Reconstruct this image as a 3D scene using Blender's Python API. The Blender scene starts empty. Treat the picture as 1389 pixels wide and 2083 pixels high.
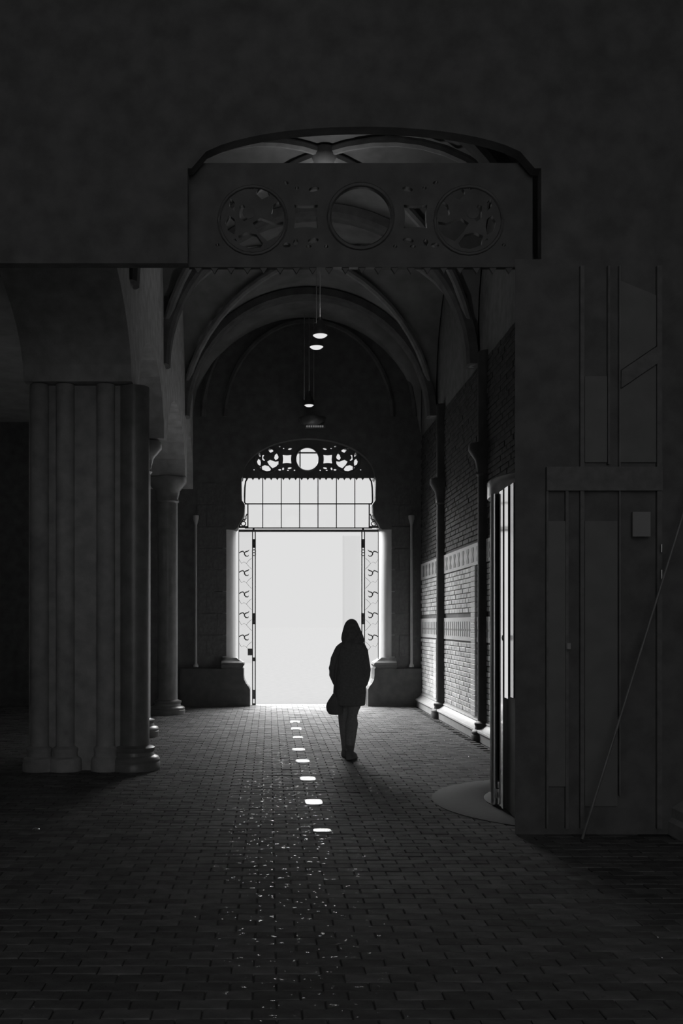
import bpy, bmesh, math, random
from mathutils import Vector, Matrix
random.seed(7)
C = bpy.context.scene.collection
sc = bpy.context.scene
PI = math.pi

# ------------------------------------------------------------------ camera
F = 2026.0                     # focal length in pixels of the 1389 wide frame
cam_d = bpy.data.cameras.new('camera')
cam_d.sensor_fit = 'HORIZONTAL'
cam_d.sensor_width = 36.0
cam_d.lens = F / 1389.0 * 36.0
cam_d.shift_x = (694.5 - 548.0) / 1389.0
cam_d.shift_y = (1268.0 - 1041.5) / 1389.0
cam_d.clip_end = 1000
cam = bpy.data.objects.new('camera', cam_d)
cam.location = (0, 0, 1.6)
cam.rotation_euler = (PI / 2, 0, 0)
C.objects.link(cam)
sc.camera = cam

# ------------------------------------------------------------------ sky, sun, exposure
SKY = 0.745
SUN_AZ, SUN_EL = 18, 53
wd = bpy.data.worlds.new('sky')
sc.world = wd
wd.use_nodes = True
bg = wd.node_tree.nodes['Background']
bg.inputs[0].default_value = (1, 1, 1, 1)
bg.inputs[1].default_value = SKY
sun_d = bpy.data.lights.new('sun', 'SUN')
sun_d.energy = 30.0
sun_d.angle = math.radians(80)
sun = bpy.data.objects.new('sun', sun_d)
sun.rotation_euler = Vector((math.sin(math.radians(SUN_AZ)) * math.cos(math.radians(SUN_EL)),
                             -math.cos(math.radians(SUN_AZ)) * math.cos(math.radians(SUN_EL)),
                             -math.sin(math.radians(SUN_EL)))).to_track_quat('-Z', 'Y').to_euler()
sun.location = (0, 30, 20)
C.objects.link(sun)
sc.view_settings.view_transform = 'Standard'
sc.view_settings.look = 'None'
sc.view_settings.exposure = 0.0
sc.view_settings.gamma = 1.0
sc.view_settings.use_curve_mapping = False
sc.cycles.use_denoising = True
sc.cycles.caustics_reflective = False
sc.cycles.caustics_refractive = False

# ------------------------------------------------------------------ materials
def mat(name, grey, rough=0.7, metal=0.0, var=0.25, scale=6.0, bump=0.0, spec=0.5, attr=False, wet=0.0, coat=0.0):
    m = bpy.data.materials.new(name)
    m.use_nodes = True
    nt = m.node_tree
    n, l = nt.nodes, nt.links
    p = n['Principled BSDF']
    p.inputs['Roughness'].default_value = rough
    p.inputs['Metallic'].default_value = metal
    p.inputs['Specular IOR Level'].default_value = spec
    tc = n.new('ShaderNodeTexCoord')
    nz = n.new('ShaderNodeTexNoise')
    nz.inputs['Scale'].default_value = scale
    nz.inputs['Detail'].default_value = 6
    l.new(tc.outputs['Object'], nz.inputs['Vector'])
    mr = n.new('ShaderNodeMapRange')
    mr.inputs[1].default_value = 0.25
    mr.inputs[2].default_value = 0.75
    mr.inputs[3].default_value = grey * (1 - var)
    mr.inputs[4].default_value = grey * (1 + var)
    l.new(nz.outputs['Fac'], mr.inputs[0])
    val = mr.outputs[0]
    if attr:
        at = n.new('ShaderNodeAttribute')
        at.attribute_name = 'tone'
        mu = n.new('ShaderNodeMath')
        mu.operation = 'MULTIPLY'
        l.new(val, mu.inputs[0])
        l.new(at.outputs['Fac'], mu.inputs[1])
        val = mu.outputs[0]
    cb = n.new('ShaderNodeCombineColor')
    for i in range(3):
        l.new(val, cb.inputs[i])
    l.new(cb.outputs[0], p.inputs['Base Color'])
    if wet:
        n2 = n.new('ShaderNodeTexNoise')
        n2.inputs['Scale'].default_value = 24
        n2.inputs['Detail'].default_value = 2
        geo = n.new('ShaderNodeNewGeometry')
        l.new(geo.outputs['Position'], n2.inputs['Vector'])
        m2 = n.new('ShaderNodeMapRange')
        m2.inputs[1].default_value = wet
        m2.inputs[2].default_value = wet + 0.03
        m2.inputs[3].default_value = rough
        m2.inputs[4].default_value = 0.10
        l.new(n2.outputs['Fac'], m2.inputs[0])
        l.new(m2.outputs[0], p.inputs['Roughness'])
    if bump:
        b = n.new('ShaderNodeBump')
        b.inputs['Strength'].default_value = bump
        b.inputs['Distance'].default_value = 0.01
        n3 = n.new('ShaderNodeTexNoise')
        n3.inputs['Scale'].default_value = scale * 8
        l.new(tc.outputs['Object'], n3.inputs['Vector'])
        l.new(n3.outputs['Fac'], b.inputs['Height'])
        l.new(b.outputs[0], p.inputs['Normal'])
    return m

def glass_mat(name, tint, refl=1.0):
    m = bpy.data.materials.new(name)
    m.use_nodes = True
    nt = m.node_tree
    n, l = nt.nodes, nt.links
    n.remove(n['Principled BSDF'])
    tr = n.new('ShaderNodeBsdfTransparent')
    tr.inputs[0].default_value = (tint, tint, tint, 1)
    gl = n.new('ShaderNodeBsdfGlossy')
    gl.inputs['Roughness'].default_value = 0.03
    fr = n.new('ShaderNodeFresnel')
    fr.inputs[0].default_value = 1.3 if tint > .9 else 1.5
    mx = n.new('ShaderNodeMixShader')
    l.new(fr.outputs[0], mx.inputs[0])
    l.new(tr.outputs[0], mx.inputs[1])
    l.new(gl.outputs[0], mx.inputs[2])
    l.new(mx.outputs[0], n['Material Output'].inputs[0])
    return m

def emit_mat(name, strength):
    m = bpy.data.materials.new(name)
    m.use_nodes = True
    nt = m.node_tree
    nt.nodes.remove(nt.nodes['Principled BSDF'])
    e = nt.nodes.new('ShaderNodeEmission')
    e.inputs[1].default_value = strength
    nt.links.new(e.outputs[0], nt.nodes['Material Output'].inputs[0])
    return m

M = dict(
    stone=mat('grey sandstone', 0.42, 0.85, bump=0.3, spec=0.2),
    stone_light=mat('buff sandstone', 0.52, 0.85, bump=0.3, spec=0.2),
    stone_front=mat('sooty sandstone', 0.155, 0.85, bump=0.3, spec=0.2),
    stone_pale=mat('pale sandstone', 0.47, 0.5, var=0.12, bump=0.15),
    stone_dark=mat('dark polished stone', 0.22, 0.32, bump=0.1),
    stone_base=mat('black plinth stone', 0.10, 0.6, bump=0.2, spec=0.2),
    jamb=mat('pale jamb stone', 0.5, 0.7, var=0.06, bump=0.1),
    dusty=mat('dusty dark pane', 0.20, 0.3, var=0.1),
    stone_far=mat('sooty ashlar', 0.145, 0.85, bump=0.3, spec=0.2),
    stone_shaft=mat('black marble shaft', 0.07, 0.5, spec=0.2),
    vault=mat('vault plaster', 0.26, 0.9, scale=3, spec=0.1),
    rib=mat('vault rib stone', 0.30, 0.8),
    mortar=mat('mortar', 0.20, 0.9),
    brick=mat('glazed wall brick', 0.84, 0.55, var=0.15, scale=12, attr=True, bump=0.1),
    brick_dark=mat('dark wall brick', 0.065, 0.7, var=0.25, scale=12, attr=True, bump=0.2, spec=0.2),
    band=mat('cream tile', 0.78, 0.45, var=0.06),
    band_dark=mat('dark glazed tile', 0.30, 0.4, var=0.2),
    paver=mat('clay paver', 0.15, 0.78, var=0.3, scale=9, attr=True, wet=0.65, bump=0.25, spec=0.1),
    joint=mat('paver joint sand', 0.10, 0.9),
    outside=mat('pale outdoor paving', 0.0905, 1.0, var=0.05, spec=0.0),
    iron=mat('black wrought iron', 0.13, 0.5, spec=0.3),
    steel=mat('brushed steel', 0.75, 0.22, metal=1.0, var=0.06, scale=30),
    satin=mat('satin steel', 0.97, 0.26, metal=1.0, var=0.05, scale=30),
    mirror=mat('polished steel', 0.86, 0.07, metal=1.0, var=0.05),
    stud=mat('worn polished steel', 0.95, 0.12, metal=1.0, var=0.03),
    darkmetal=mat('dark bronze', 0.10, 0.35, metal=0.3),
    disc=mat('grey door disc', 0.075, 0.8, var=0.1, scale=20),
    wood=mat('dark oak', 0.165, 0.55, scale=14),
    paper=mat('paper notice', 0.32, 0.8, var=0.05),
    coat=mat('black wool', 0.22, 0.95, var=0.15, scale=40, spec=0.05),
    cloth=mat('black denim', 0.32, 0.95, var=0.15, scale=40, spec=0.05),
    hair=mat('dark hair', 0.18, 0.8, var=0.3, scale=30, spec=0.1),
    skin=mat('skin', 0.45, 0.6, var=0.05),
    leather=mat('black leather', 0.20, 0.6, spec=0.2),
    glass=glass_mat('window glass', 0.997),
    glass_grey=glass_mat('dusty glass', 0.965),
    glass_dark=glass_mat('tinted door glass', 0.8),
    lamp=emit_mat('lamp diffuser', 0.8),
    bulb=emit_mat('small bulb', 0.35),
    strip=emit_mat('strip light cell', 0.12),
)

# ------------------------------------------------------------------ mesh builder
class MB:
    def __init__(s):
        s.v, s.f, s.t = [], [], []
    def add(s, vs, fs, tone=None):
        o = len(s.v)
        s.v += [tuple(p) for p in vs]
        s.f += [tuple(i + o for i in f) for f in fs]
        if tone is not None:
            s.t += [tone] * len(fs)
        return s
    def box(s, x0, x1, y0, y1, z0, z1):
        return s.add([(x, y, z) for z in (z0, z1) for y in (y0, y1) for x in (x0, x1)],
                     [(0, 2, 3, 1), (4, 5, 7, 6), (0, 1, 5, 4), (2, 6, 7, 3), (0, 4, 6, 2), (1, 3, 7, 5)])
    def prism(s, poly, a0, a1, axis):
        # poly: 2D outline in the two remaining axes, swept along axis
        n = len(poly)
        def mk(p, a):
            return {'x': (a, p[0], p[1]), 'y': (p[0], a, p[1]), 'z': (p[0], p[1], a)}[axis]
        vs = [mk(p, a0) for p in poly] + [mk(p, a1) for p in poly]
        fs = [tuple(range(n)), tuple(range(2 * n - 1, n - 1, -1))]
        fs += [(i, i + n, (i + 1) % n + n, (i + 1) % n) for i in range(n)]
        return s.add(vs, fs)
    def rings(s, rs, cap=True, closed=True):
        n = len(rs[0])
        vs = [p for r in rs for p in r]
        fs = []
        for k in range(len(rs) - 1):
            for i in range(n if closed else n - 1):
                j = (i + 1) % n
                fs.append((k * n + i, k * n + j, (k + 1) * n + j, (k + 1) * n + i))
        if cap:
            fs.append(tuple(range(n - 1, -1, -1)))
            fs.append(tuple((len(rs) - 1) * n + i for i in range(n)))
        return s.add(vs, fs)
    def lathe(s, cx, cy, prof, n=20, a0=0.0, a1=2 * PI):
        full = abs(a1 - a0 - 2 * PI) < 1e-6
        m = n if full else n + 1
        rs = [[(cx + r * math.cos(a0 + (a1 - a0) * i / n), cy + r * math.sin(a0 + (a1 - a0) * i / n), z) for i in range(m)] for r, z in prof]
        return s.rings(rs, cap=full, closed=full)
    def tube(s, pts, rad, n=8):
        pts = [Vector(p) for p in pts]
        if not isinstance(rad, (list, tuple)):
            rad = [rad] * len(pts)
        up = Vector((0.013, 0.31, 0.95)).normalized()
        rs = []
        for i, p in enumerate(pts):
            d = (pts[min(i + 1, len(pts) - 1)] - pts[max(i - 1, 0)]).normalized()
            a = d.cross(up)
            if a.length < 0.2:
                a = d.cross(Vector((1, 0.1, 0)))
            a.normalize()
            b = d.cross(a)
            r = rad[i]
            ra, rb = r if isinstance(r, tuple) else (r, r)
            rs.append([p + a * ra * math.cos(2 * PI * k / n) + b * rb * math.sin(2 * PI * k / n) for k in range(n)])
        return s.rings(rs)
    def ball(s, c, r, nu=14, nv=9):
        rx, ry, rz = r if isinstance(r, tuple) else (r, r, r)
        rs = []
        for j in range(nv + 1):
            t = -PI / 2 + PI * (j + 0.001) / (nv + 0.002)
            rs.append([(c[0] + rx * math.cos(t) * math.cos(2 * PI * i / nu), c[1] + ry * math.cos(t) * math.sin(2 * PI * i / nu), c[2] + rz * math.sin(t)) for i in range(nu)])
        return s.rings(rs)
    def mesh(s, name, smooth=False):
        me = bpy.data.meshes.new(name)
        me.from_pydata(s.v, [], s.f)
        bm = bmesh.new()
        bm.from_mesh(me)
        bmesh.ops.recalc_face_normals(bm, faces=bm.faces)
        bm.to_mesh(me)
        bm.free()
        if s.t:
            a = me.attributes.new('tone', 'FLOAT', 'FACE')
            a.data.foreach_set('value', s.t)
        if smooth:
            me.shade_smooth()
            try:
                me.set_sharp_from_angle(angle=math.radians(40))
            except Exception:
                pass
        return me
    def obj(s, name, m, parent=None, smooth=False, kind=None, label=None):
        return link(name, s.mesh(name, smooth), m, parent, kind, label)

def link(name, me, m, parent=None, kind=None, label=None):
    o = bpy.data.objects.new(name, me)
    if m is not None and not me.materials:
        me.materials.append(m)
    C.objects.link(o)
    if parent is not None:
        o.parent = parent
        o.matrix_parent_inverse = parent.matrix_world.inverted() if parent.type != 'EMPTY' else Matrix.Translation(-parent.location)
    if kind:
        o['kind'] = kind
    if label:
        o['label'] = label
    return o

def thing(name, label, cat, loc, group=None):
    o = bpy.data.objects.new(name, None)
    o.empty_display_size = 0.1
    o.location = loc
    C.objects.link(o)
    o['label'] = label
    o['category'] = cat
    if group:
        o['group'] = group
    return o

def tag(o, label, cat, group=None):
    o['label'] = label
    o['category'] = cat
    if group:
        o['group'] = group
    return o

def baked(name, me, mods):
    """mesh after modifiers"""
    t = bpy.data.objects.new(name + '_tmp', me)
    C.objects.link(t)
    for kind, props in mods:
        md = t.modifiers.new(kind, kind)
        for k, v in props.items():
            setattr(md, k, v)
    dg = bpy.context.evaluated_depsgraph_get()
    dg.update()
    r = bpy.data.meshes.new_from_object(t.evaluated_get(dg))
    r.name = name
    bpy.data.objects.remove(t)
    r.shade_smooth()
    return r

# ================================================================== SETTING
DW = 19.3                       # front face of the far wall
XC = 0.76                       # axis of the far doorway
PX = 0.009477                   # metres that one photo pixel covers at the far door
def zf(y):
    return 1.6 - (y - 1268.0) * PX

# floor ------------------------------------------------------------
floor = MB().box(-5.4, 3.9, -6, 19.8, -0.12, -0.012).obj('floor', M['joint'], kind='structure')
def paver_verts(w, l, tilt=(0, 0), top=0.0, c=0.004):
    a, b = w / 2, l / 2
    def zz(x, y):
        return top + x * tilt[0] + y * tilt[1]
    vs = [(-a, -b, -0.03), (a, -b, -0.03), (a, b, -0.03), (-a, b, -0.03),
          (-a, -b, zz(-a, -b) - c), (a, -b, zz(a, -b) - c), (a, b, zz(a, b) - c), (-a, b, zz(-a, b) - c),
          (-a + c, -b + c, zz(-a, -b)), (a - c, -b + c, zz(a, -b)), (a - c, b - c, zz(a, b)), (-a + c, b - c, zz(-a, b))]
    fs = [(0, 1, 5, 4), (1, 2, 6, 5), (2, 3, 7, 6), (3, 0, 4, 7), (4, 5, 9, 8), (5, 6, 10, 9), (6, 7, 11, 10), (7, 4, 8, 11), (8, 9, 10, 11)]
    return vs, fs
PW, PL = 0.205, 0.104
protos = []
for k in range(12):
    vs, fs = paver_verts(PW - 0.006, PL - 0.005, (random.gauss(0, 0.009), random.gauss(0, 0.012)), random.uniform(-0.002, 0.002))
    protos.append(MB().add(vs, fs, random.uniform(0.7, 1.25)).mesh('paver'))
    protos[-1].materials.append(M['paver'])
field = MB()
cnt = 0
row = 0
y = 2.0
while y < 19.7:
    off = (row % 2) * PW / 2
    x = -5.3 + off
    while x < 3.8:
        vis = abs(548 + x * F / y - 694) < 740 and 1268 + 1.6 * F / y < 2090
        inside = (x < 1.9 or y < 7.5 or x < 2.75)
        if inside:
            if vis and y > 3.9 and cnt < 290:
                o = bpy.data.objects.new('paver', random.choice(protos))
                C.objects.link(o)
                o.location = (x, y, 0)
                o.rotation_euler = (0, 0, random.choice((0, PI)))
                o.parent = floor
                cnt += 1
            elif y > 3.9 or abs(x) < 3:
                vs, fs = paver_verts(PW - 0.006, PL - 0.005, (random.gauss(0, 0.009), random.gauss(0, 0.012)), random.uniform(-0.002, 0.002))
                field.add([(vx + x, vy + y, vz) for vx, vy, vz in vs], fs, random.uniform(0.7, 1.25))
        x += PW
    y += PL
    row += 1
field.obj('paver_field', M['paver'], floor, kind='stuff')
ground = MB().box(-150, 150, 19.8, 400, -0.2, -0.01).obj('ground', M['outside'], kind='structure')

# far wall ------------------------------------------------------------
def mir(u):
    return (XC - u * PX, XC + u * PX)
wall_far = MB()
jambs = []
zj = zf(1076)
for sgn in (-1, 1):
    xe = XC + sgn * 150 * PX
    rb = 26 * PX
    arc = [(xe + sgn * rb - sgn * rb * math.sin(t), DW + .45 - .45 * math.cos(t)) for t in [k * PI / 2 / 14 for k in range(15)]]
    xo = -5.6 if sgn < 0 else 3.9
    wall_far.prism([(xo, DW), (xe + sgn * rb, DW), (xe + sgn * rb, DW + .5), (xo, DW + 0.5)], 0, zj, 'z')
    jambs.append(arc + [(xe, DW + 0.5), (xe + sgn * rb, DW + 0.5)])
half = [(150, 1076), (146, 1073), (143, 1066), (137, 1056), (132, 1045), (131, 1024), (137, 1016), (138, 972)]
half += [(135 * math.cos(t), 968 - 78 * math.sin(t)) for t in [k * PI / 2 / 14 for k in range(15)]]
outl = [(XC + u * PX, zf(yy)) for u, yy in half] + [(XC - u * PX, zf(yy)) for u, yy in reversed(half[:-1])]
poly = [(3.9, zj)] + [(3.9, 9.2), (-5.6, 9.2), (-5.6, zj)] + list(reversed(outl))
wall_far.prism(poly, DW, DW + 0.5, 'y')
wf = wall_far.obj('wall_far', M['stone_far'], kind='structure')
for pj in jambs:
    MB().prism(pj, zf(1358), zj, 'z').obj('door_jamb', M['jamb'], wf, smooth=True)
# plinths of the doorway with moulded inner edge
for sgn, far in ((-1, 262), (1, 232)):
    pr = [(120, 1437), (120, 1402), (123, 1396), (128, 1390), (132, 1382), (133, 1374), (133, 1360)]
    pts = [(XC + sgn * u * PX, zf(yy) if yy < 1437 else 0.0) for u, yy in pr]
    pts += [(XC + sgn * far * PX, zf(1360)), (XC + sgn * far * PX, 0.0)]
    MB().prism(pts, DW - 0.14, DW + 0.45, 'y').obj('door_plinth', M['stone_base'], wf)
    # weathered cap moulding on the plinth
    def capring(y0, y1, u0, zz):
        return [(XC + sgn * u0 * PX, y0, zz), (XC + sgn * 178 * PX, y0, zz), (XC + sgn * 181 * PX, y1, zz), (XC + sgn * u0 * PX, y1, zz)]
    y1 = DW + 0.4
    MB().rings([capring(DW - 0.12, y1, 134, zf(1361)), capring(DW - 0.17, y1, 129 + 6, zf(1357)), capring(DW - 0.19, y1, 131, zf(1352)),
                capring(DW - 0.17, y1, 133, zf(1348)), capring(DW - 0.08, y1, 140, zf(1344)), capring(DW - 0.02, y1, 149, zf(1338))]).obj('plinth_cap', M['stone_base'], wf)
# ashlar courses on the wall face, joints recessed
blk = MB().box(-0.5, 0.5, -0.012, 0.02, -0.5, 0.5).mesh('stone_block')
blk.materials.append(M['stone_far'])
for xa, xb in ((-1.40, -0.83), (2.36, 2.86)):
    z = zf(1336)
    r = 0
    while z < 4.0:
        h = 0.42
        cut = (xa + xb) / 2 + (0.1 if r % 2 else -0.1)
        for a, b in ((xa, cut), (cut, xb)):
            o = bpy.data.objects.new('stone_block', blk)
            C.objects.link(o)
            o.location = ((a + b) / 2, DW, z + h / 2)
            o.scale = (b - a - 0.012, 1, h - 0.012)
            o.parent = wf
        z += h
        r += 1

# right wall ------------------------------------------------------------
XW = 2.95
wall_r = MB()
wall_r.box(XW, 3.9, 10.15, DW, 0, 9.2)
wall_r.box(XW, 3.9, 7.95, 10.15, 3.05, 9.2)
wall_r.box(3.8, 3.9, 7.95, 10.15, 0, 3.05)
wr = wall_r.obj('wall_right', M['mortar'], kind='structure')
BH, BL = 0.0735, 0.225
bp = []
def brick_vf(l, h, proud):
    c = 0.004
    a, b = l / 2, h / 2
    vs = [(0.0, -a, -b), (0.0, a, -b), (0.0, a, b), (0.0, -a, b),
          (-proud + c, -a, -b), (-proud + c, a, -b), (-proud + c, a, b), (-proud + c, -a, b),
          (-proud, -a + c, -b + c), (-proud, a - c, -b + c), (-proud, a - c, b - c), (-proud, -a + c, b - c)]
    fs = [(0, 1, 5, 4), (1, 2, 6, 5), (2, 3, 7, 6), (3, 0, 4, 7), (4, 5, 9, 8), (5, 6, 10, 9), (6, 7, 11, 10), (7, 4, 8, 11), (8, 9, 10, 11)]
    return vs, fs
for k in range(10):
    vs, fs = brick_vf(BL - 0.012, BH - 0.012, random.uniform(0.012, 0.022))
    bp.append(MB().add(vs, fs, random.uniform(0.72, 1.12)).mesh('brick'))
    bp[-1].materials.append(M['brick'])
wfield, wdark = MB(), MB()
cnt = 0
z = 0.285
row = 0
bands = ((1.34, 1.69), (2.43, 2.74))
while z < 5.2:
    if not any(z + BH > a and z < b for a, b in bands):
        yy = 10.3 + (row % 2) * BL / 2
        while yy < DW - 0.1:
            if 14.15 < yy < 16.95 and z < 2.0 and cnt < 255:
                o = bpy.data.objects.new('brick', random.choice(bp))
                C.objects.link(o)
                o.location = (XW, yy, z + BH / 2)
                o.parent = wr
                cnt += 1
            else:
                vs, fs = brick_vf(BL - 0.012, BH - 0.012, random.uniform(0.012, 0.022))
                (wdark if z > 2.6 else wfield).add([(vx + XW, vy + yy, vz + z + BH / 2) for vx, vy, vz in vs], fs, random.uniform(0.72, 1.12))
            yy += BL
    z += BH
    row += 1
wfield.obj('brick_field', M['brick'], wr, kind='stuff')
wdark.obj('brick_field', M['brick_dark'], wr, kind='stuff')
# cream tile bands with dark vase shaped tiles
for (za, zb), lo in ((bands[0], True), (bands[1], False)):
    MB().box(XW - 0.025, XW, 10.3, DW - 0.05, za, zb).obj('tile_band', M['band'], wr)
    hh = zb - za
    yy = 10.5
    if lo:
        vase = [(-.02, .18), (-.02, .42), (-.06, .42), (-.06, .5), (-.02, .5), (-.02, .82), (.02, .82), (.02, .5), (.06, .5), (.06, .42), (.02, .42), (.02, .18)]
    else:
        vase = [(-.07, .16), (-.085, .28), (-.045, .42), (-.03, .5), (-.05, .6), (-.085, .72), (-.07, .84), (.07, .84), (.085, .72), (.05, .6), (.03, .5), (.045, .42), (.085, .28), (.07, .16)]
    vm = MB().prism([(a, b * hh) for a, b in vase], -0.03, -0.02, 'x').mesh('vase_tile')
    vm.materials.append(M['band_dark'])
    k = 0
    while yy < DW - 0.2:
        o = bpy.data.objects.new('vase_tile', vm)
        C.objects.link(o)
        o.location = (XW, yy, za)
        o.parent = wr
        yy += 0.17 if lo else 0.35
        k += 1
# quoin strip beside the half columns
for yq in (14.22, 17.5):
    z = 0.285
    r = 0
    while z < (2.4 if yq < 15 else 1.3):
        l = 0.30
        vs, fs = brick_vf(l - 0.012, 0.068, 0.05)
        MB().add([(vx, vy + (0.15 - l / 2), vz) for vx, vy, vz in vs], fs, random.uniform(0.9, 1.15)).obj('brick', M['brick'], None)
        o = C.objects[-1]
        o.location = (XW, yq, z + 0.037)
        o.parent = wr
        z += 0.0735
        r += 1
prof = [(XW + .02, 0), (2.83, 0), (2.83, .10), (2.815, .112), (2.805, .13), (2.812, .15), (2.83, .16), (2.845, .163), (2.90, .21), (2.915, .222), (2.908, .238), (2.915, .255), (2.93, .262), (2.935, .285), (XW + .02, .285)]
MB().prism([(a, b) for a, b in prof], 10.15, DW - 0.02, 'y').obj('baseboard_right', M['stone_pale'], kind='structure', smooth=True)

# cross wall in the middle of the passage with a wide opening (nearer screen) -------
YC0, YC1 = 7.55, 7.95
wc = MB()
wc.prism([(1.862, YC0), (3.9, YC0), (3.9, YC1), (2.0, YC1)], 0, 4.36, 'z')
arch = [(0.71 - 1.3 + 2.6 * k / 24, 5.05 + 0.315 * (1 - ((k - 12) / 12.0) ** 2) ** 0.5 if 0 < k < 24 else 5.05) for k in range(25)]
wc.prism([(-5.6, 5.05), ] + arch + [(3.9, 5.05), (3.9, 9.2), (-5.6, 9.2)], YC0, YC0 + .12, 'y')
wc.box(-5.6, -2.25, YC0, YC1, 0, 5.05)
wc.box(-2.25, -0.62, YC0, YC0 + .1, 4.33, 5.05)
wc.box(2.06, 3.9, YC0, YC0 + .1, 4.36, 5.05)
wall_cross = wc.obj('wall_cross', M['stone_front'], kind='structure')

# left side: near wall, arcade above the columns, aisle wall, roof
MB().box(-2.6, -2.35, -6, YC0, 0, 9.2).obj('wall_left', M['stone'], kind='structure')
MB().box(3.16, 3.4, -6, YC0, 0, 9.2).obj('wall_entrance', M['stone'], kind='structure')
MB().prism([(3.17, 0), (3.02, 0), (3.02, .10), (3.05, .13), (3.05, .2), (3.12, .25), (3.17, .27)], -6, YC0, 'y').obj('baseboard_entrance', M['stone'], kind='structure')
MB().box(-5.6, -5.4, YC0, DW + .5, 0, 9.2).obj('wall_aisle', M['stone_light'], kind='structure')
arc_w = [(YC1, 9.2)] + [(YC1 + 2.75 * math.sin(t), 4.2 + 1.1 * math.cos(t)) for t in [k * PI / 20 for k in range(11)]]
for a, b in ((11.3, 14.0), (14.4, 17.5), (17.8, DW)):
    c, h = (a + b) / 2, (b - a) / 2
    arc_w += [(c - h * math.cos(t), 4.2 + 0.9 * math.sin(t)) for t in [k * PI / 10 for k in range(11)]]
arc_w += [(DW, 9.2)]
MB().prism(arc_w, -2.64, -1.48, 'x').obj('wall_arcade', M['stone_light'], kind='structure')

# vault ------------------------------------------------------------
XV, AV, ZS, HV = 0.68, 2.25, 5.24, 2.25
ceil = MB()
ceil.box(-5.6, 3.9, -6, DW + .5, 9.2, 9.4)
ceil.box(-5.5, -2.0, YC1, DW + .2, 5.5, 5.6)
bays = [(YC1, 10.7), (10.7, 14.1), (14.1, 17.6), (17.6, DW)]
for a, b in bays:
    nx, ny = 28, 22
    cyb, hb = (a + b) / 2, (b - a) / 2
    vs, fs = [], []
    for j in range(ny + 1):
        for i in range(nx + 1):
            X = XV - AV + 2 * AV * i / nx
            Y = a + (b - a) * j / ny
            z1 = math.sqrt(max(0, 1 - ((X - XV) / AV) ** 2))
            z2 = math.sqrt(max(0, 1 - ((Y - cyb) / hb) ** 2))
            vs.append((X, Y, ZS + HV * max(z1, z2) + 0.02))
    for j in range(ny):
        for i in range(nx):
            p = j * (nx + 1) + i
            fs.append((p, p + 1, p + nx + 2, p + nx + 1))
    ceil.add(vs, fs)
co = ceil.obj('ceiling', M['vault'], kind='structure', smooth=True)
for yb in (10.7, 14.1, 17.6):
    rs = []
    for k in range(29):
        t = PI * k / 28
        rs.append([(XV - r * math.cos(t), yy, ZS + (r / AV) * HV * math.sin(t)) for r, yy in ((AV, yb - .16), (AV - .12, yb - .16), (AV - .16, yb - .1), (AV - .16, yb + .1), (AV - .12, yb + .16), (AV, yb + .16))])
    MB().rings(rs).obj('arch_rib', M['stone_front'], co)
for a, b in bays[1:3]:
    cyb, hb = (a + b) / 2, (b - a) / 2
    for sg in (1, -1):
        pts = []
        for k in range(25):
            t = PI * k / 24
            c = -math.cos(t)
            pts.append((XV + c * AV * 0.98, cyb + sg * c * hb * 0.98, ZS + (HV - .03) * math.sin(t)))
        MB().tube(pts, 0.06, 8).obj('diagonal_rib', M['rib'], co, smooth=True)
    MB().lathe(XV, cyb, [(.05, ZS + HV - .2), (.12, ZS + HV - .16), (.16, ZS + HV - .08), (.16, ZS + HV)], 14).obj('boss', M['rib'], co, smooth=True)
# wall ribs on the end wall
for R, n in ((2.05, 24), (1.62, 20)):
    pts = [(XC - R * math.cos(PI * k / n), DW - .02, 5.6 + R * 1.15 * math.sin(PI * k / n)) for k in range(n + 1)]
    MB().tube(pts, .05, 6).obj('wall_rib', M['stone_far'], wf, smooth=True)

# ================================================================== COLUMNS
def column(name, label, x, y, r, rb, hb, ztop, zcap, m, group=None):
    t = thing(name, label, 'column', (x, y, 0), group)
    k = rb - r
    base = [(rb, 0), (rb, hb * .28), (rb * .97, hb * .32), (rb * .99, hb * .42), (rb * .93, hb * .52), (r + k * .45, hb * .58), (r + k * .38, hb * .72), (r + k * .5, hb * .8), (r + k * .5, hb * .9), (r + k * .1, hb * .96), (r, hb)]
    MB().lathe(x, y, base, 28).obj('base', m, t, smooth=True)
    MB().lathe(x, y, [(r, hb), (r, zcap)], 28).obj('shaft', m, t, smooth=True)
    MB().lathe(x, y, [(r, zcap), (r * 1.15, zcap + .03), (r * 1.05, zcap + .07), (r * 1.25, zcap + .22), (r * 1.9, zcap + .36), (r * 1.9, zcap + .44), (r, zcap + .44), (r, ztop)], 24).obj('capital', m, t, smooth=True)
    return t
column('column', 'dark stone column with moulded base at far left, nearest the doorway', -1.80, 17.6, .18, .31, .26, 4.2, 3.72, M['stone_dark'])
column('column', 'dark stone column half hidden behind the big left pier', -1.87, 14.15, .18, .30, .26, 4.2, 3.72, M['stone_dark'])
pier = thing('pier', 'massive dark compound pier with moulded bases at left', 'pier', (-2.0, 11.2, 0))
MB().box(-2.62, -1.5, 10.85, 11.75, 0, 4.19).obj('pier_core', M['stone'], pier)
for x, y, r, rb in ((-1.49, 10.95, .17, .29), (-2.50, 10.83, .10, .18), (-2.22, 10.83, .10, .18), (-1.78, 10.83, .10, .16)):
    k = rb - r
    hb = .27
    MB().lathe(x, y, [(rb, 0), (rb, hb * .28), (rb * .97, hb * .32), (rb * .99, hb * .42), (rb * .93, hb * .52), (r + k * .45, hb * .58), (r + k * .38, hb * .72), (r + k * .5, hb * .8), (r + k * .5, hb * .9), (r, hb)], 24).obj('base', M['stone_dark'] if r > .12 else M['stone'], pier, smooth=True)
    MB().lathe(x, y, [(r, hb), (r, 4.19)], 24).obj('shaft', M['stone_dark'] if r > .12 else M['stone'], pier, smooth=True)
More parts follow.
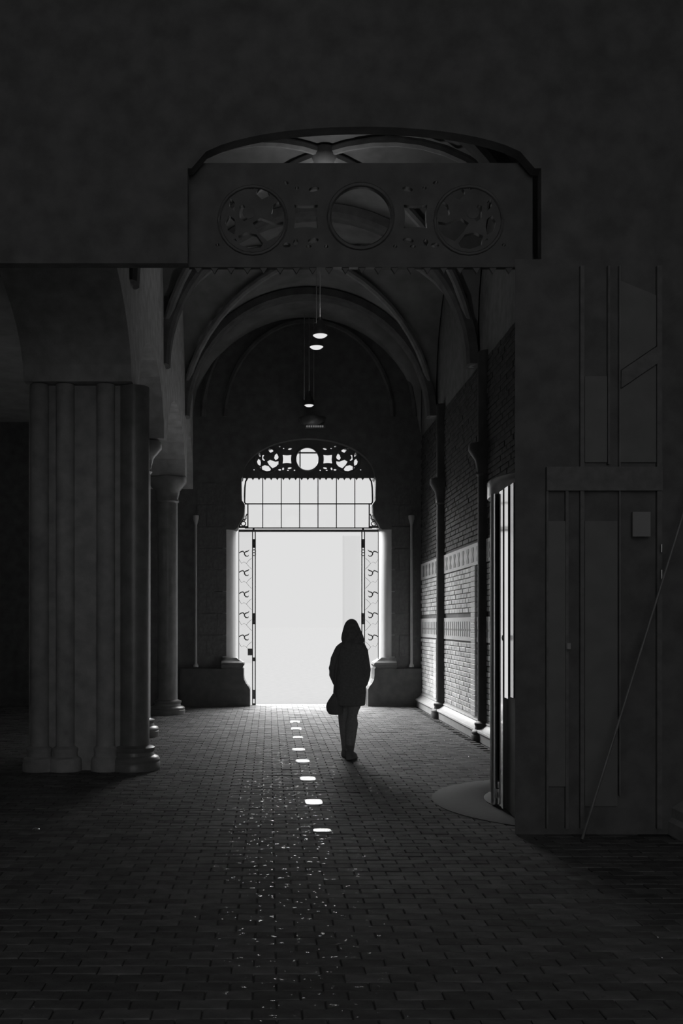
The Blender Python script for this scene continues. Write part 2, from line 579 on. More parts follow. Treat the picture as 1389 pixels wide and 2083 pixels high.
column('half_column', 'slim half column on the brick wall, nearer the far doorway', 2.95, 16.85, .125, .215, .27, 5.3, 3.6, M['stone_shaft'])
column('half_column', 'slim half column on the brick wall, nearer the revolving door', 2.98, 13.58, .14, .225, .27, 5.3, 3.6, M['stone_shaft'])
for x, lab in ((-1.42, 'thin corner shaft on the end wall left of the doorway'), (2.74, 'thin corner shaft on the end wall right of the doorway')):
    t = thing('corner_shaft', lab, 'column', (x, DW - .075, .757))
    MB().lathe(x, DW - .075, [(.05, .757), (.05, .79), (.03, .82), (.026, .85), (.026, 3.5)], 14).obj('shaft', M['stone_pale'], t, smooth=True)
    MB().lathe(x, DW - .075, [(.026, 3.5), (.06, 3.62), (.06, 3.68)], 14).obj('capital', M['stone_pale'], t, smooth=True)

# ================================================================== IRON SCREENS
def curve_plate(name, outer, holes, thick):
    cu = bpy.data.curves.new(name, 'CURVE')
    cu.dimensions = '2D'
    cu.fill_mode = 'BOTH'
    cu.extrude = thick / 2
    for pl in [outer] + holes:
        s = cu.splines.new('POLY')
        s.points.add(len(pl) - 1)
        for p, q in zip(s.points, pl):
            p.co = (q[0], q[1], 0, 1)
        s.use_cyclic_u = True
    t = bpy.data.objects.new('tmp', cu)
    C.objects.link(t)
    dg = bpy.context.evaluated_depsgraph_get()
    dg.update()
    me = bpy.data.meshes.new_from_object(t.evaluated_get(dg))
    bpy.data.objects.remove(t)
    me.name = name
    for v in me.vertices:
        x, y_, z_ = v.co
        v.co = (x, z_, y_)
    me.materials.clear()
    return me

def ell(cx, cy, rx, ry, n=14, rot=0.0):
    return [(cx + rx * math.cos(2 * PI * k / n) * math.cos(rot) - ry * math.sin(2 * PI * k / n) * math.sin(rot),
             cy + rx * math.cos(2 * PI * k / n) * math.sin(rot) + ry * math.sin(2 * PI * k / n) * math.cos(rot)) for k in range(n)]
def fret_holes():
    H = [ell(0, 0, 23.5, 23.5, 36)]
    for s in (-1, 1):
        sq = []
        for (ax, ay), (bx, by) in (((-9, -9), (9, -9)), ((9, -9), (9, 9)), ((9, 9), (-9, 9)), ((-9, 9), (-9, -9))):
            for k in range(4):
                t = k / 4.0
                px, py = ax + (bx - ax) * t, ay + (by - ay) * t
                q = 1 - 0.10 * math.sin(PI * t)
                sq.append((s * 42 + px * q, py * q))
        H.append(sq)
        # small leaf openings above and below the squares
        for x, y_, a, b, r in ((57.5, 26, 2.2, 1.3, .3), (49, 22, 1.5, 1.3, 0), (36, 21, 4.2, 1.9, -.2), (57, -22, 3.2, 1.9, 0), (50, -20, 1.9, 3, .2), (36.5, -18.5, 4.3, 2, -.15), (40, -23, 2.2, 1.2, 0), (26.5, -23, 1.6, 1.4, 0), (19, 19.5, 0, 0, 0)):
            if a:
                H.append(ell(s * x, y_, a, b, 10, s * r))
        # rosette petals
        for pts in ([(70, 16), (76, 13), (81, 18), (77, 23), (72, 22)],
                    [(60, 9), (63, 12), (67, 9), (68.5, 2), (66, -2), (61, 0), (59.5, 4)],
                    [(59.5, -4), (66, -5), (77, -1), (83, -5), (79, -12), (72, -19), (64, -15), (60, -10)],
                    [(75, -21), (80, -14), (88, -12), (94, -15), (93, -22), (84, -25), (77, -24)],
                    [(85, 1), (90, 9), (93, 8), (93, -1), (89, -4)],
                    [(97, -2), (101, 1), (104, -5), (102, -11), (97, -14), (96, -8)],
                    [(97, 4), (101, 8), (100, 14), (97, 11)],
                    [(95, -19), (98, -18), (97, -16.5)]):
            H.append([(s * a, b) for a, b in pts])
        H.append(ell(s * 84, 22, 1.8, 1.6, 8))
        H.append(ell(s * 110, -22, 1.5, 1.3, 8))
    return H
def fretwork(label, cx, cy, cz, sc_, arch, topz):
    t = thing('fretwork_frieze', label, 'frieze', (cx, cy, cz - 39 * sc_))
    if arch:
        outer = [(-142 * math.cos(k * PI / 24), -39 + 88 * math.sin(k * PI / 24)) for k in range(25)]
    else:
        outer = [(-132, -39), (132, -39), (132, topz), (-132, topz)]
    me = curve_plate('fretwork_plate', [(a * sc_, b * sc_) for a, b in outer], [[(a * sc_, b * sc_) for a, b in h] for h in fret_holes()], 0.05)
    me.materials.append(M['iron'])
    o = bpy.data.objects.new('fretwork_plate', me)
    o.location = (0, 0, 39 * sc_)
    o.parent = t
    C.objects.link(o)
    R = 24.5 * sc_
    MB().tube([(cx + R * math.cos(2 * PI * k / 32), cy - .03, cz + R * math.sin(2 * PI * k / 32)) for k in range(33)], .018, 6).obj('roundel_ring', M['iron'], t, smooth=True)
    for s in (-1, 1):
        R2 = 26 * sc_
        MB().tube([(cx + s * 83 * sc_ + R2 * math.cos(2 * PI * k / 24), cy - .03, cz - 3 * sc_ + R2 * math.sin(2 * PI * k / 24)) for k in range(25)], .014, 6).obj('rosette_ring', M['iron'], t, smooth=True)
        MB().lathe(0, 0, [(.001, -.03), (.045, -.02), (.05, 0), (.001, .0)], 12).obj('rosette_hub', M['iron'], t)
        q = C.objects[-1]
        q.location = (s * 86 * sc_, -.03, 39 * sc_ + 3 * sc_)
        q.rotation_euler = (PI / 2, 0, 0)
        q.matrix_parent_inverse = Matrix.Identity(4)
    # pointed teeth hanging from the lower edge
    tm = MB().prism([(-3.2 * sc_, .5 * sc_), (3.2 * sc_, .5 * sc_), (1.2 * sc_, -2.5 * sc_), (0, -4.5 * sc_), (-1.2 * sc_, -2.5 * sc_)], -.015, .015, 'y').mesh('tooth')
    tm.materials.append(M['iron'])
    k = -125
    while k <= 125:
        o = bpy.data.objects.new('tooth', tm)
        o.location = (k * sc_, 0, 0)
        o.parent = t
        C.objects.link(o)
        k += 12.6
    return t
fretwork('pierced iron frieze with bright round opening above the far doorway glazing', XC - 2 * PX, DW + .2, zf(929), PX, True, 36)
# slim frame bars behind the roundel
fz = C.objects
t = thing('roundel_bar', 'thin crossing bars behind the round opening of the far frieze', 'bar', (XC, DW + .3, zf(954)))
MB().box(XC - 18 * PX, XC - 15.5 * PX, DW + .28, DW + .31, zf(955), zf(903)).obj('upright_bar', M['iron'], t)
MB().box(XC - 27 * PX, XC + 24 * PX, DW + .28, DW + .31, zf(915.5), zf(912.5)).obj('cross_bar', M['iron'], t)
fretwork('large dark pierced iron frieze with round openings high over the middle of the passage', 0.708, 7.75, 4.756, PX * 1.065, False, 41)

# glazed transom over the far door --------------------------------------------
YG = DW + .2
def X(px):
    return XC + (px - 628) * PX
w1 = MB().box(X(497), X(760), YG - .02, YG + .02, zf(1072.2), zf(1070)).obj('window_1', M['iron'], kind='structure')
bars = MB()
for px in (534, 572, 610, 648, 686, 724):
    MB().box(X(px - .9), X(px + .9), YG - .015, YG + .015, zf(1070), zf(968)).obj('glazing_bar', M['iron'], w1)
MB().box(X(497), X(760), YG - .015, YG + .015, zf(1022.3), zf(1020)).obj('glazing_bar', M['iron'], w1)
for s in (-1, 1):
    c = 628.5
    MB().tube([(X(c + s * a), YG, zf(b)) for a, b in ((126, 968), (130, 975), (131.5, 988), (132, 1005), (132, 1018), (128, 1022))], .017, 6).obj('curved_stile', M['iron'], w1)
    MB().box(min(X(c + s * 124), X(c + s * 126.5)), max(X(c + s * 124), X(c + s * 126.5)), YG - .02, YG + .02, zf(1071), zf(1020)).obj('stile', M['iron'], w1)
    # scrolled iron bracket in the corner
    ring = [(X(c + s * 134.5) + 4.6 * PX * math.cos(2 * PI * k / 16), YG, zf(1062) + 4.6 * PX * math.sin(2 * PI * k / 16)) for k in range(17)]
    MB().tube(ring, .011, 6).obj('scroll_ring', M['iron'], w1)
    MB().tube([(X(c + s * a), YG, zf(b)) for a, b in ((127, 1042), (129.5, 1047), (129, 1052), (133, 1053), (137, 1056), (140.5, 1061), (143, 1068))], .012, 6).obj('scroll_bracket', M['iron'], w1)
    MB().tube([(X(c + s * a), YG, zf(b)) for a, b in ((130, 1054), (133, 1056), (132, 1058))], .010, 6).obj('scroll_curl', M['iron'], w1)
    MB().box(min(X(c + s * 126), X(c + s * 144)), max(X(c + s * 126), X(c + s * 144)), YG - .02, YG + .02, zf(1071), zf(1067)).obj('bracket_foot', M['iron'], w1)
xs = [499, 534, 572, 610, 648, 686, 724, 758]
for i in range(7):
    a, b = xs[i], xs[i + 1]
    MB().box(X(a + 1), X(b - 1), YG - .003, YG + .003, zf(1020), zf(969)).obj('pane', M['glass'], w1)
    a2, b2 = max(a, 505), min(b, 752)
    MB().box(X(a2 + 1), X(b2 - 1), YG - .003, YG + .003, zf(1069.5), zf(1022.5)).obj('pane', M['glass'], w1)

# lintel bar and gates --------------------------------------------------------
t = thing('gate_lintel', 'dark iron lintel bar spanning the far doorway above both gates', 'beam', (XC, YG, zf(1079)))
MB().box(X(484), X(773), YG - .04, YG + .04, zf(1079), zf(1074.5)).obj('main_bar', M['iron'], t)
for px in (515, 741):
    MB().box(X(px - 2), X(px + 2), YG - .02, YG + .02, zf(1074.5), zf(1071.5)).obj('spacer', M['iron'], t)
for s, lab in ((-1, 'narrow wrought iron side gate with scrolls, left of the bright doorway'), (1, 'narrow wrought iron side gate with scrolls, right of the bright doorway')):
    c = 628 if s > 0 else 629
    t = thing('iron_gate', lab, 'gate', (X(c + s * 125), YG, 0))
    def bx(u0, u1, ya, yb, nm, m=M['iron'], dy=.018):
        a, b = X(c + s * u0), X(c + s * u1)
        return MB().box(min(a, b), max(a, b), YG - dy, YG + dy, max(zf(ya), 0.0), zf(yb)).obj(nm, m, t)
    bx(109.5, 111.7, 1437, 1079, 'stile')
    bx(115, 117, 1437, 1079, 'stile')
    bx(143.8, 145, 1352, 1079, 'back_stile', dy=.012)
    for ya, yb in ((1112, 1094), (1270, 1247), (1346, 1338), (1424, 1405), (1437, 1433)):
        bx(109.5, 117, ya, yb, 'lock_block')
    for yy in (1119, 1125):
        MB().tube([(X(c + s * 113.2) + 3.4 * PX * math.cos(2 * PI * k / 12), YG, zf(yy) + 3 * PX * math.sin(2 * PI * k / 12)) for k in range(13)], .009, 6).obj('stile_ring', M['iron'], t)
    if s < 0:
        bx(117, 126, 1334, 1320, 'lock_plate')
    for yy in (1123, 1163, 1207, 1250, 1296):
        sw = MB()
        sw.tube([(X(c + s * a), YG, zf(yy + b)) for a, b in ((123, -7), (126, -4), (129, -3.5), (133, -1), (136, -4), (140, -3), (144.5, 0))], [.005, .011, .012, .013, .013, .011, .007], 6)
        sw.tube([(X(c + s * a), YG, zf(yy + b)) for a, b in ((133, -1), (132.5, 3), (130, 6), (126, 6.5), (124, 4))], [.012, .013, .012, .009, .005], 6)
        sw.obj('scroll', M['iron'], t)
        thin = MB()
        thin.tube([(X(c + s * a), YG + .02, zf(yy + b)) for a, b in ((118, 10), (124, 15), (129, 21), (134, 18), (139, 21), (144, 13))], .0035, 5)
        thin.tube([(X(c + s * a), YG + .02, zf(yy + b)) for a, b in ((129, 21), (124, 27), (118, 33))], .0035, 5)
        thin.obj('light_tracery', M['iron'], t)
    bx(117, 143.8, 1350, 1080, 'gate_pane', M['glass_grey'], .003)
# open glass door leaf outside on the right
t = thing('glass_door_leaf', 'pale glazed door leaf standing open behind the woman, right side of the bright doorway', 'door', (X(722), DW + .75, 0))
MB().box(X(706), X(740), DW + .74, DW + .75, .05, zf(1082)).obj('pane', M['glass_grey'], t)
MB().box(X(703), X(706), DW + .73, DW + .76, 0, zf(1082)).obj('stile', M['glass_grey'], t)

# ================================================================== LAMPS
def pendant(label, x, y, z, r, rods):
    t = thing('pendant_lamp', label, 'lamp', (x, y, z))
    MB().lathe(x, y, [(r * .2, z - r * .38), (r * .6, z - r * .3), (r * .9, z - r * .1), (r * .97, z)], 28).obj('diffuser', M['lamp'], t, smooth=True)
    MB().lathe(x, y, [(r, z - .005), (r * 1.06, z), (r * 1.0, z + .04), (r * .75, z + .13), (r * .3, z + .2), (.03, z + .22), (.03, z + .26)], 24).obj('shade', M['darkmetal'], t, smooth=True)
    for dx in rods:
        zt = ZS + HV - 0.05
        MB().tube([(x + dx, y, z + .1), (x + dx, y, zt)], .006, 6).obj('rod', M['steel'], t)
    return t
pendant('glowing round pendant lamp, topmost of the three bright discs', .75, 14.75, 5.87, .112, (0,))
pendant('glowing round pendant lamp, just below the topmost bright disc', .745, 15.8, 5.99, .112, (0,))
pendant('small glowing pendant lamp hanging lowest, on three rods above the door arch', .745, 18.75, 5.71, .092, (-.09, 0, .09))
t = thing('strip_lamp', 'faint row of small lights on the wall just above the far frieze', 'lamp', (.80, DW - .1, 5.35))
MB().lathe(.82, DW - .28, [(.1, 5.36), (.22, 5.42), (.26, 5.5), (.26, 5.52), (.05, 5.52)], 20).obj('bowl', M['darkmetal'], t, smooth=True)
for k in range(8):
    MB().box(.70 + k * .042, .73 + k * .042, DW - .38, DW - .35, 5.33, 5.36).obj('light_cell', M['strip'], t)
MB().box(.68, 1.06, DW - .35, DW - .30, 5.32, 5.38).obj('housing', M['darkmetal'], t)
t = thing('bulb_cluster', 'pair of tiny bulbs hanging under the lit vault boss at top', 'lamp', (XV, 12.4, 7.2))
for dx, r in ((-.06, .022), (.045, .03)):
    MB().ball((XV - .03 + dx, 12.4, 7.30), (r, r, r * 1.3)).obj('bulb', M['bulb'], t, smooth=True)
    MB().tube([(XV - .03 + dx, 12.4, 7.32), (XV - .03 + dx * .5, 12.4, 7.45)], .01, 6).obj('arm', M['darkmetal'], t)
pl = bpy.data.lights.new('bulb_light', 'POINT')
pl.energy = 7.0
pl.shadow_soft_size = .05
plo = bpy.data.objects.new('bulb_light', pl)
plo.location = (XV, 12.4, 6.6)
C.objects.link(plo)
# unseen fill light added to lift the dark side aisle, out of frame
al = bpy.data.lights.new('aisle_fill', 'POINT')
al.energy = 5.0
al.shadow_soft_size = .12
alo = bpy.data.objects.new('aisle_fill', al)
alo.location = (-3.9, 13.6, 3.0)
C.objects.link(alo)

# ================================================================== REVOLVING DOOR
RX, RY = 2.85, 8.9
rd = thing('revolving_door', 'revolving door drum with bright steel canopy ring and polished posts at right', 'door', (RX, RY, 0))
def arcpts(r, a0, a1, n, z):
    return [(RX + r * math.cos(math.radians(a0 + (a1 - a0) * k / n)), RY + r * math.sin(math.radians(a0 + (a1 - a0) * k / n)), z) for k in range(n + 1)]
MB().lathe(RX, RY, [(.88, 2.73), (.885, 2.74), (.885, 2.87), (.88, 2.88), (.2, 2.88), (.2, 2.73)], 72).obj('canopy_ring', M['satin'], rd, smooth=True)
MB().lathe(RX, RY, [(.905, .0), (.915, .012), (.905, .02), (.60, .02), (.60, 0)], 64).obj('base_ring', M['disc'], rd, smooth=True)
for a, r in ((192.2, .905), (300, .87), (60, .87), (150, .87)):
    px, py = RX + r * math.cos(math.radians(a)), RY + r * math.sin(math.radians(a))
    MB().lathe(px, py, [(.03, 0.02), (.03, 2.73)], 24).obj('post', M['satin'] if r > .9 else M['steel'], rd, smooth=True)
g = MB()
for a0, a1 in ((205, 298), (62, 148)):
    o1 = arcpts(.87, a0, a1, 24, .1)
    g = MB()
    rs = []
    for k in range(25):
        a = math.radians(a0 + (a1 - a0) * k / 24)
        rs.append([(RX + r * math.cos(a), RY + r * math.sin(a), z) for r, z in ((.865, .1), (.875, .1), (.875, 2.73), (.865, 2.73))])
    g.rings(rs).obj('drum_glass', M['glass_dark'], rd, smooth=True)
# wings on a central shaft
MB().lathe(RX, RY, [(.04, .02), (.04, 2.73)], 16).obj('centre_shaft', M['darkmetal'], rd, smooth=True)
for a in (15, 105, 195, 285):
    ca, sa = math.cos(math.radians(a)), math.sin(math.radians(a))
    def rot(mb):
        mb.v = [(RX + x * ca - y_ * sa, RY + x * sa + y_ * ca, z) for x, y_, z in mb.v]
        return mb
    w = rot(MB().box(.05, .80, -.02, .02, .1, .22).box(.05, .80, -.02, .02, 2.6, 2.72).box(.05, .12, -.02, .02, .22, 2.6).box(.74, .80, -.02, .02, .22, 2.6)).obj('wing', M['darkmetal'], rd)
    rot(MB().box(.12, .74, -.004, .004, .22, 2.6)).obj('wing_pane', M['glass_dark'], w)
    rot(MB().box(.15, .72, -.05, -.03, 1.05, 1.08)).obj('push_bar', M['steel'], w)
# polished flat linings of the door reveal, between the drum and the cross wall
def lining(xa, ya, xb, yb, z0, z1, m):
    d = Vector((xb - xa, yb - ya)).normalized()
    n = Vector((d.y, -d.x)) * .02
    if n.x < 0:
        n = -n
    return MB().prism([(xa, ya), (xb, yb), (xb + n.x, yb + n.y), (xa + n.x, ya + n.y)], z0, z1, 'z').obj('polished_lining', m, rd)
def ray(px, Y):
    return (px - 548) * Y / F
segs = [(1015.5, 8.56, 1022.5, 1.2, .03), (1026, 8.33, 1033, 2.2, .98), (1038, 8.12, 1044, 3.2, 1.0)]
for xa_px, ya, xb_px, tang, z0 in segs:
    xa = ray(xa_px, ya)
    px3 = xa_px > 1030
    k = math.tan(math.radians(tang))
    # nearer end lies where the sight line xb_px meets the panel
    c = (xb_px - 548) / F
    yb = (xa - k * ya) / (c - k)
    lining(xa, ya, xa + k * (yb - ya), yb, z0, 2.73, M['steel'] if px3 else M['mirror'])
MB().prism([(2.02, 8.60), (1.985, 7.98), (2.03, 7.98), (2.06, 8.60)], 0.02, 2.73, 'z').obj('reveal_backing', M['iron'], rd)
MB().box(1.957, 1.985, 8.60, 8.66, .09, .17).obj('floor_bolt', M['mirror'], rd)
MB().lathe(0, 0, [(.001, 0), (.02, .002), (.024, .015), (.001, .02)], 14).obj('lock_knob', M['mirror'], rd)
q = C.objects[-1]
q.matrix_parent_inverse = Matrix.Identity(4)
q.location = (1.945 - RX, 8.26 - RY, 1.48)
q.rotation_euler = (0, -PI / 2, 0)
dm = MB().lathe(RX, RY, [(.91, .002), (1.38, .002), (1.385, .006), (1.37, .009), (.92, .009), (.91, .004)], 72, math.radians(112), math.radians(238)).obj('door_disc', M['disc'], smooth=True)
tag(dm, 'pale round floor plate spreading out in front of the revolving door', 'floor plate')

# entrance screen on the cross wall, right ------------------------------------
YS = YC0 - .03
es = thing('entrance_screen', 'tall dark glazed entrance screen filling the right edge beside the revolving door', 'screen', (2.6, YS, 0))
def sx(px):
    return (px - 548) * YS / F
def sz(py):
    return 1.6 - (py - 1268) * YS / F
for a, b, z0, z1, m in ((1180, 1188, 0.05, 4.3, 'wood'), (1236, 1240, 2.8, 4.3, 'wood'), (1259, 1261.5, 0.3, 4.3, 'stone_dark'), (1336, 1346, 0.05, 4.3, 'wood'), (1111, 1115, 0.05, 2.6, 'wood'), (1150, 1156, 0.05, 2.6, 'wood')):
    MB().box(sx(a), sx(b), YS - .006, YS + .03, z0, z1).obj('post', M[m], es)
MB().box(sx(1111), sx(1346), YS - .02, YS + .03, 2.6, 2.78).obj('rail', M['wood'], es)
MB().prism([(sx(1262), sz(790)), (sx(1336), sz(740)), (sx(1336), sz(705)), (sx(1262), sz(755))], YS - .02, YS + .02, 'y').obj('slanting_rail', M['wood'], es)
for pl_ in ([(1262, 940), (1335, 940), (1335, 742), (1262, 792)], [(1262, 753), (1335, 703), (1335, 600), (1262, 570)], [(1190, 940), (1235, 940), (1235, 765), (1190, 765)], [(1115, 1600), (1150, 1600), (1150, 1060), (1115, 1060)], [(1190, 1640), (1256, 1640), (1256, 1060), (1190, 1060)]):
    MB().prism([(sx(a), sz(b)) for a, b in pl_], YS + .005, YS + .015, 'y').obj('pane', M['dusty'], es)
MB().box(sx(1149), sx(1156), YS - .06, YS - .03, sz(1320), sz(1308)).obj('door_knob', M['steel'], es)
for a, b in ((1108, 1124), (1160, 1178)):  # short steel bars added to stand in for glints on the glass
    MB().tube([(sx(1341), YS - .045, sz(a)), (sx(1341), YS - .045, sz(b))], .008, 8).obj('glint_bar', M['steel'], es)
nb = MB().box(sx(1284), sx(1320), YS - .03, YS - .012, sz(1092), sz(1042)).obj('notice', M['paper'])
tag(nb, 'small pale grey notice hung on the dark entrance screen at right', 'notice')
lp = MB().tube([(2.31, 7.36, .006), (2.72, 7.36, 1.32), (3.135, 7.36, 2.66)], .010, 10).obj('leaning_pole', M['stone_dark'], smooth=True)
tag(lp, 'long thin pole leaning against the dark wall at lower right', 'pole')

# ================================================================== FLOOR PLATES
spots = [(655, 1690, 39, 7), (638, 1632, 38, 11), (626, 1584.5, 33, 8.5), (615.5, 1548.5, 29, 7), (607, 1525, 27, 6), (606, 1500, 21, 4.5), (602.5, 1482, 22, 5), (600, 1468, 21, 4)]
names = ['nearest the camera, lowest in the photo', 'second from the camera', 'third from the camera', 'fourth from the camera', 'fifth from the camera', 'third from the doorway', 'second from the doorway', 'nearest the bright doorway']
for (px, py, w, h), nm in zip(spots, names):
    d = F * 1.6 / (py - 1268)
    x0 = (px - 548) * d / F
    hw = w * d / F / 2
    d0, d1 = F * 1.6 / (py + h / 2 - 1268), F * 1.6 / (py - h / 2 - 1268)
    hl = (d1 - d0) / 2
    n = 24
    ring = [(math.copysign(abs(math.cos(2 * PI * k / n)) ** .5, math.cos(2 * PI * k / n)), math.copysign(abs(math.sin(2 * PI * k / n)) ** .5, math.sin(2 * PI * k / n))) for k in range(n)]
    o = MB().rings([[(x0 + a * hw, d + b * hl, -.01) for a, b in ring], [(x0 + a * hw, d + b * hl, .003) for a, b in ring], [(x0 + a * (hw - .006), d + b * (hl - .006), .006) for a, b in ring]]).obj('floor_plate', M['stud'])
    tag(o, 'shiny steel plate let into the brick floor, ' + nm, 'floor plate', 'line of steel plates along the floor')
o = MB().lathe(-1.80, 7.68, [(.03, 0), (.03, .012), (.022, .02), (.001, .026)], 14).obj('floor_stud', M['stud'], smooth=True)
tag(o, 'single small shiny stud on the dark floor at far left', 'stud')

# ================================================================== WOMAN
PXO, PYO = 0.950, 11.8
U = 0.001258
def cx(c):
    return (c - 700) * U
def cz(c):
    return (1405 - c) * U
woman = thing('person', 'woman seen from behind in dark coat with long loose dark hair, walking towards the doorway', 'person', (PXO, PYO, 0))
def addp(me, name, m, label=None):
    me.materials.clear()
    me.materials.append(m)
    o = bpy.data.objects.new(name, me)
    C.objects.link(o)
    o.parent = woman
    if label:
        o['label'] = label
    return o
def ring_e(x, y_, z, a, b, n=20, e=1.0):
    return [(x + a * math.copysign(abs(math.cos(2 * PI * k / n)) ** e, math.cos(2 * PI * k / n)), y_ + b * math.copysign(abs(math.sin(2 * PI * k / n)) ** e, math.sin(2 * PI * k / n)), z) for k in range(n)]
b = MB()
# trunk, neck, head (faces +Y, away from the camera)
b.rings([ring_e(0, 0, z, a, d) for z, a, d in ((.72, .13, .09), (.80, .155, .11), (.90, .15, .105), (1.0, .125, .09), (1.12, .135, .1), (1.25, .155, .1), (1.32, .15, .085), (1.37, .07, .06), (1.40, .05, .052), (1.46, .048, .05))])
hx = cx(722)
b.ball((hx, .02, 1.53), (.072, .09, .108))
b.ball((hx, .045, 1.47), (.05, .06, .06))
b.ball((hx, .115, 1.515), (.013, .02, .022), 10, 6)
b.ball((hx, .1, 1.47), (.024, .014, .007), 10, 6)
for s in (-1, 1):
    b.ball((hx + s * .03, .095, 1.535), (.013, .012, .009), 10, 6)
    b.ball((hx + s * .073, .012, 1.525), (.01, .022, .032), 10, 6)
# legs in mid stride
b.tube([(-.062, 0, .80), (-.05, .05, .62), (-.055, .10, .42), (-.045, .10, .27), (-.040, .11, .10), (-.040, .11, .05)], [.095, .085, .062, .055, .04, .038], 14)
b.tube([(.062, 0, .80), (.03, -.02, .62), (.012, -.03, .42), (.000, -.09, .27), (-.012, -.13, .12), (-.012, -.14, .05)], [.095, .08, .060, .055, .04, .038], 14)
# arms and hands: sleeves end at coat pockets
for s, sh, el, wr_ in ((-1, (cx(588), 0, cz(385)), (cx(545), -.03, cz(565)), (cx(580), .03, cz(690))), (1, (cx(830), 0, cz(390)), (cx(858), -.03, cz(580)), (cx(838), .03, cz(705)))):
    b.tube([sh, el, wr_], [.046, .038, .027], 12)
    wx, wy, wz = wr_
    b.tube([(wx, wy, wz), (wx - s * .006, wy + .02, wz - .04), (wx - s * .012, wy + .035, wz - .085)], [(.024, .018), (.034, .016), (.036, .014)], 12)
    for k, ln in enumerate((.062, .072, .068, .052)):
        ox = (k - 1.5) * .017
        p0 = Vector((wx - s * .012 + ox * .3, wy + .035 + ox, wz - .085))
        b.tube([p0, p0 + Vector((-s * .008, .004, -ln * .5)), p0 + Vector((-s * .024, .006, -ln * .92))], [.009, .0085, .007], 8)
    b.tube([(wx - s * .01, wy + .04, wz - .045), (wx - s * .02, wy + .062, wz - .07), (wx - s * .026, wy + .066, wz - .095)], [.012, .01, .008], 8)
addp(baked('body', b.mesh('body'), [('REMESH', dict(mode='VOXEL', voxel_size=.006)), ('SMOOTH', dict(factor=.5, iterations=3))]), 'body', M['skin'])
# trousers
tr = MB()
tr.tube([(-.062, 0, .82), (-.05, .05, .62), (-.050, .10, .42), (-.040, .10, .27), (-.034, .11, .09)], [.105, .092, .075, .066, .05], 14)
tr.tube([(.062, 0, .82), (.04, -.02, .62), (.024, -.03, .42), (.006, -.09, .27), (-.012, -.13, .10)], [.105, .09, .075, .064, .05], 14)
tr.ball((0, 0, .82), (.155, .115, .12))
addp(baked('trousers', tr.mesh('trousers'), [('REMESH', dict(mode='VOXEL', voxel_size=.009)), ('SMOOTH', dict(factor=.5, iterations=3))]), 'trousers', M['cloth'])
for nm, (fx, fy, ang, lift) in (('boot', (-.036, .11, -.10, 0)), ('boot', (-.008, -.13, .55, 0))):
    bo = MB()
    bo.tube([(0, 0, .17), (0, 0, .10), (0, .0, .05)], [.05, .048, .05], 14)
    bo.rings([ring_e(0, yy, zz, a, bb, 16) for yy, zz, a, bb in ((.045, .0, .044, .125), (.045, .02, .046, .128), (.04, .05, .044, .118), (.02, .085, .042, .075))])
    me = baked('boot', bo.mesh('boot'), [('REMESH', dict(mode='VOXEL', voxel_size=.008)), ('SMOOTH', dict(factor=.5, iterations=2))])
    o = addp(me, 'boot', M['leather'])
    o.location = (fx, fy, 0.004)
    o.rotation_euler = (0, 0, -ang)
# coat
ct = MB()
def sec(c, l, r, d, yo=0.0):
    return ring_e((cx(l) + cx(r)) / 2, yo, cz(c), (cx(r) - cx(l)) / 2, d, 28, .85)
ct.rings([sec(905, 575, 842, .15), sec(895, 570, 846, .155), sec(780, 553, 856, .155), sec(690, 560, 852, .14), sec(600, 572, 836, .128), sec(520, 570, 842, .125), sec(440, 560, 862, .125), sec(385, 556, 868, .115), sec(350, 572, 856, .10), sec(325, 600, 842, .085), sec(300, 640, 812, .07), sec(280, 665, 785, .065)])
ct.tube([(cx(602), 0, cz(384)), (cx(562), -.01, cz(470)), (cx(541), -.03, cz(560)), (cx(544), -.02, cz(610)), (cx(582), .03, cz(700))], [.055, .055, .053, .052, .047], 16)
ct.tube([(cx(824), 0, cz(380)), (cx(840), -.01, cz(470)), (cx(856), -.03, cz(570)), (cx(852), -.02, cz(620)), (cx(834), .03, cz(712))], [.06, .055, .053, .052, .047], 16)
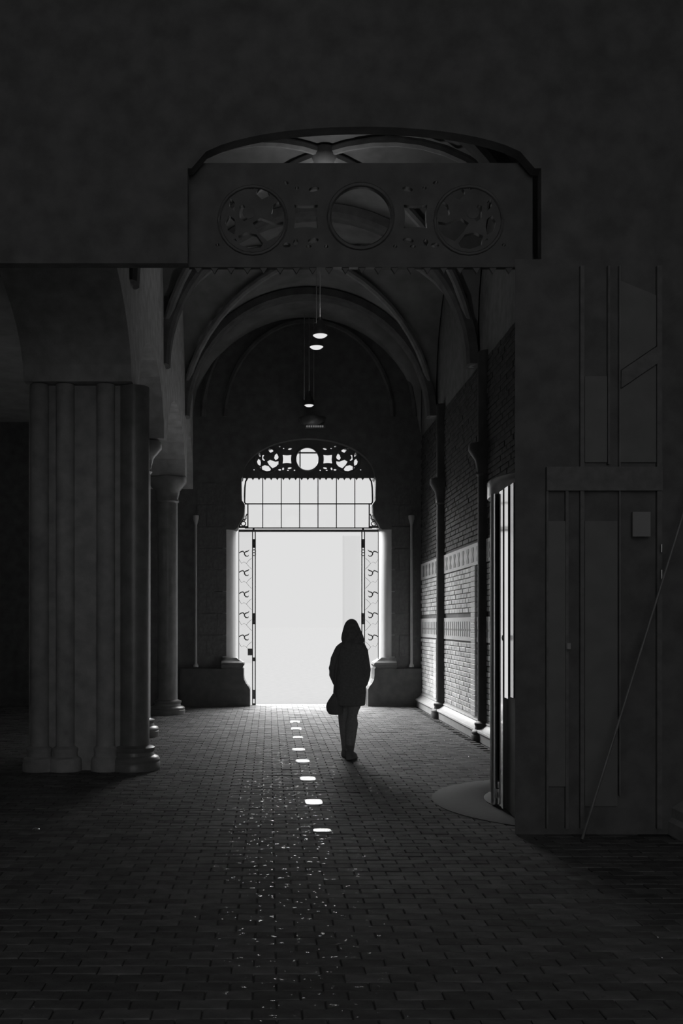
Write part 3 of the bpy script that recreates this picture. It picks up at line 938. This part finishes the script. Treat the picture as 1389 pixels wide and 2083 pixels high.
# collar roll and soft hood folded on the back
ct.tube([(cx(722) + .085 * math.cos(2 * PI * k / 18), .0 + .075 * math.sin(2 * PI * k / 18), cz(318) + .01 * math.cos(4 * PI * k / 18)) for k in range(19)], .03, 10)
ct.ball((cx(722), -.085, cz(350)), (.115, .05, .07))
addp(baked('coat', ct.mesh('coat'), [('REMESH', dict(mode='VOXEL', voxel_size=.008)), ('SMOOTH', dict(factor=.5, iterations=4))]), 'coat', M['coat'])
# long hair, loose over the shoulders
hr = MB()
def hs(c, l, r, d, yo):
    return ring_e((cx(l) + cx(r)) / 2, yo, cz(c), (cx(r) - cx(l)) / 2, d, 24)
hr.rings([hs(372, 665, 790, .03, -.09), hs(345, 640, 818, .05, -.075), hs(300, 620, 836, .062, -.06), hs(275, 615, 833, .07, -.05), hs(245, 620, 825, .08, -.04), hs(205, 631, 808, .092, -.02), hs(160, 644, 788, .094, -.01), hs(130, 656, 776, .085, -.005), hs(110, 672, 764, .066, -.0), hs(97, 690, 746, .042, 0), hs(91, 707, 730, .018, 0)])
addp(baked('hair', hr.mesh('hair'), [('SUBSURF', dict(levels=2, render_levels=2))]), 'hair', M['hair'])
# bag hanging at her left side in the photo
bag = thing('shoulder_bag', 'rounded dark shoulder bag hanging at the left hip of the woman', 'bag', (PXO + cx(545), PYO - .02, cz(992)))
bg_ = MB()
bg_.rings([ring_e(PXO + (cx(l) + cx(r)) / 2, PYO - .03, cz(c), (cx(r) - cx(l)) / 2, d, 24, .8) for c, l, r, d in ((993, 540, 610, .03), (988, 508, 632, .05), (970, 490, 640, .06), (940, 477, 640, .066), (905, 474, 636, .066), (870, 488, 632, .06), (835, 512, 628, .05), (800, 536, 618, .035), (780, 548, 606, .02))])
bm_ = baked('pouch', bg_.mesh('pouch'), [('SUBSURF', dict(levels=1, render_levels=1))])
link('pouch', bm_, M['leather'], bag)
MB().tube([(PXO + cx(552), PYO - .03, cz(786)), (PXO + cx(556), PYO - .10, cz(690)), (PXO + cx(566), PYO - .15, cz(560)), (PXO + cx(590), PYO - .125, cz(440)), (PXO + cx(612), PYO - .085, cz(352)), (PXO + cx(618), PYO - .02, cz(322))], [(.012, .005)] * 6, 8).obj('strap', M['leather'], bag, smooth=True)
